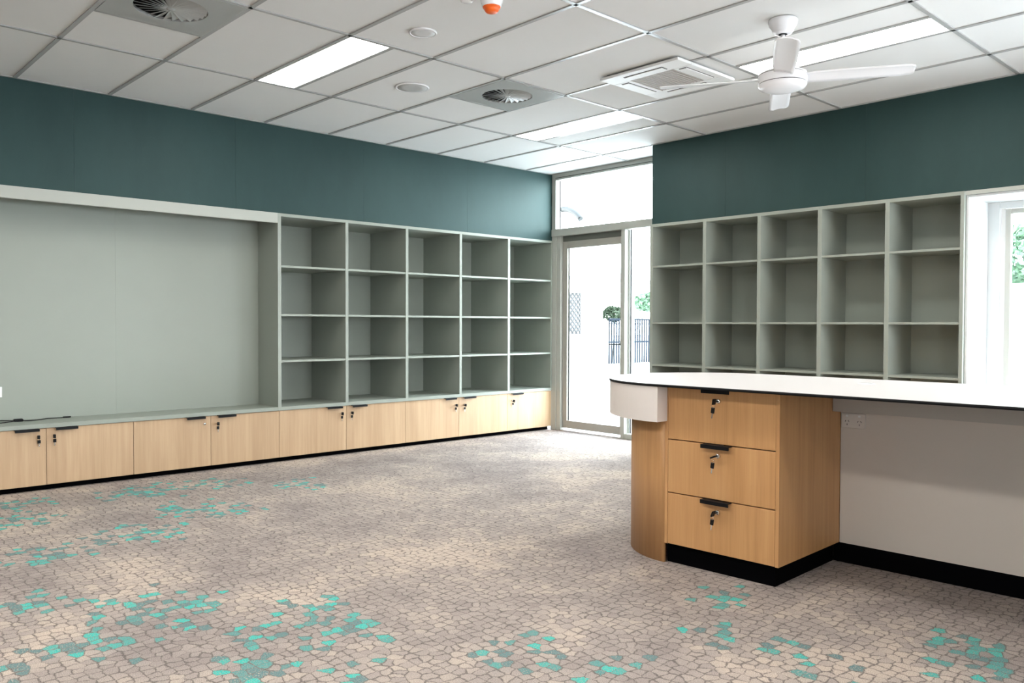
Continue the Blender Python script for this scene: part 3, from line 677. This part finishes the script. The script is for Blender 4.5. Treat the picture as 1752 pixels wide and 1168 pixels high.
MB().lathe([(.127, -.030), (.127, -.036), (.118, -.050), (.090, -.060), (.05, -.065), (0, -.066)], (fx, fy, fz), 48).build('lower_cap', 'whiteg', g)
bl = None
PH = 31.0
for k in range(4):
    if bl is None:
        m = MB(); bm = m.bm
        secs = []
        outline = [(.10, -.045, .045), (.16, -.055, .052), (.30, -.060, .058), (.45, -.061, .060), (.60, -.060, .060), (.635, -.056, .056), (.652, -.045, .046), (.658, -.03, .03)]
        for (r_, a_, b_) in outline:
            pit = math.radians(15-6*(r_/.66)); row = []
            for sg, zz in ((0, .0025), (1, -.0025)):
                for q in range(7):
                    w_ = a_+(b_-a_)*q/6; cam_ = .006*(1-((q-3)/3)**2)
                    p = (r_, w_*math.cos(pit), w_*math.sin(pit)*-1+cam_+zz)
                    row.append(p)
            secs.append([bm.verts.new(p) for p in row[:7]+row[7:][::-1]])
        for A, C in zip(secs, secs[1:]):
            for i in range(14):
                f = bm.faces.new((A[i], A[(i+1) % 14], C[(i+1) % 14], C[i])); f.smooth = True
        bm.faces.new(secs[0][::-1]); bm.faces.new(secs[-1])
        bl = m.build('blade', 'whiteg', g, off=Vector((0, 0, 0))); o = bl
    else:
        o = bpy.data.objects.new('blade', bl.data); COL.objects.link(o); o.parent = g
    o.location = (0, 0, fz-H); o.rotation_euler = (0, 0, math.radians(PH+90*k))

# ------------------------------------------------------------------ outside
gr = B(-60, YB+.1, -.22, 60, 90, -.02).build('ground_outside', 'concrete'); tag(gr, kind='structure', label='pale paved ground outside')
nbg = root('neighbouring_building', (-15.3, 14, -.02), 'white building wing seen through the glass door', 'building')
m = MB(); m.box(-21, 8, -.02, -15.3, 17.55, 2.5); m.build('wall', 'render', nbg)
m = MB(); m.box(-21.2, 7.6, 2.45, -15.05, 26, 2.62); m.build('roof', 'render', nbg)
B(-15.05, 7.6, 2.36, -14.95, 26, 2.46).build('gutter', 'gutter', nbg)
def lattice(y0, y1, z0, z1, par, step=.15):
    sc = root_part(par)
    m = MB(); t = .055; xx = -15.29
    yc, zc_ = (y0+y1)/2, (z0+z1)/2; wy, wz = y1-y0, z1-z0
    c = -wz
    pts = []
    import itertools
    k = -wz
    while k < wy:
        for s in (1, -1):
            # line y = y0+k+(z-z0)  (s=1) or mirrored
            za, zb2 = max(z0, z0-k), min(z1, z0+wy-k)
            if zb2-za > .02:
                ya_, yb2 = y0+k+(za-z0), y0+k+(zb2-z0)
                if s < 0: ya_, yb2 = y0+y1-ya_, y0+y1-yb2
                m.tube([(xx, ya_, za), (xx, yb2, zb2)], t/2, 4)
        k += step
    m.box(xx-.01, y0-.03, z0-.03, xx+.012, y0, z1+.03); m.box(xx-.01, y1, z0-.03, xx+.012, y1+.03, z1+.03)
    m.box(xx-.01, y0, z1, xx+.012, y1, z1+.03); m.box(xx-.01, y0, z0-.03, xx+.012, y1, z0)
    return m.build('security_screen', 'mesh', par)
def root_part(p): return p
lattice(16.38, 16.83, .93, 2.01, nbg)
lattice(16.12, 16.26, 1.0, 1.72, nbg, .16)
for y in (18.80,): B(-15.08, y-.04, -.02, -15.0, y+.04, 2.45).build('post', 'gutter', nbg)
fe = root('fence', (-16.0, 20, -.02), 'blue grey bar fence beyond the neighbouring building', 'fence')
m = MB(); B(-16.03, 18.9, 1.30, -15.99, 24.5, 1.36).build('top_rail', 'fence', fe); B(-16.03, 18.9, .62, -15.99, 24.5, .67).build('bottom_rail', 'fence', fe)
B(-16.03, 18.9, 1.18, -15.99, 24.5, 1.21).build('middle_rail', 'fence', fe)
me = None
for k in range(50):
    y = 18.92+k*.112
    if me is None: o = B(-16.02, -.026, .0, -16.0, .026, 1.35).build('bar', 'fence', fe, off=Vector((-16, 0, -.02))); me = o.data
    else: o = bpy.data.objects.new('bar', me); COL.objects.link(o); o.parent = fe
    o.location = (0, y-20, 0)
def bush(name, cx_, cy_, cz, rx, ry, rz, n, mat, label, cat, trunk=None, leaf=.12, group=None):
    g = root(name, (cx_, cy_, -.02), label, cat, group)
    m = MB(); bm = m.bm
    for _ in range(n):
        th, ph = random.uniform(0, 2*math.pi), math.acos(random.uniform(-1, 1)); rr = random.uniform(.55, 1)**.5
        p = Vector((cx_+rx*rr*math.sin(ph)*math.cos(th), cy_+ry*rr*math.sin(ph)*math.sin(th), cz+rz*rr*math.cos(ph)))
        q = Euler((random.uniform(0, 6), random.uniform(0, 6), random.uniform(0, 6))).to_matrix(); s = leaf*random.uniform(.6, 1.3)
        vs = [bm.verts.new(p+q @ Vector(v)) for v in ((0, -s*.5, 0), (s*.35, 0, s*.08), (0, s*.6, 0), (-s*.35, 0, s*.08))]
        bm.faces.new(vs)
    fo = m.build('foliage', mat, g); fo['kind'] = 'stuff'
    m = MB(); m.tube([(cx_, cy_, -.02), (cx_+.05, cy_, cz*.6), (cx_, cy_+.05, cz)], trunk or .05, 8); m.build('trunk', 'bark', g)
    return g
bush('shrub', -16.75, 19.95, 1.50, .30, .30, .24, 420, 'greend', 'dark shrub rising behind the outside fence', 'shrub', .015)
bush('tree', -23.2, 30.6, 2.2, 1.1, 1.1, .45, 1500, 'green', 'pale green tree beyond the fence seen by the sidelight', 'tree', .12, .2)
bush('tree', -4.0, 16.5, 2.4, 1.6, 1.2, .55, 4500, 'green', 'green hedge tree seen through the nook window', 'tree', .12, .12)
wl2 = B(-8, 15.0, -.02, 3, 15.2, 1.85).build('garden_wall', 'render'); one(wl2, 'white garden wall below the green hedge tree', 'wall')
# added column, and an arc reflected in the glass modelled as a tube
col_ = B(-7.34, 7.55, -.02, -7.215, 7.70, 3.1).build('added_column', 'render'); one(col_, 'added white column holding the reflected arc outside the door frame', 'column')
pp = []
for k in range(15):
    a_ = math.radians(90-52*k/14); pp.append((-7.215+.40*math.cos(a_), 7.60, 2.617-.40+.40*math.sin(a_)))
reflection = MB().tube(pp, .036, 14).build('reflection_arc', 'grey'); one(reflection, 'grey arc reflected in the highlight window, modelled as a curved tube', 'reflection')

for o in bpy.data.objects:
    if '_b' in o: del o['_b']
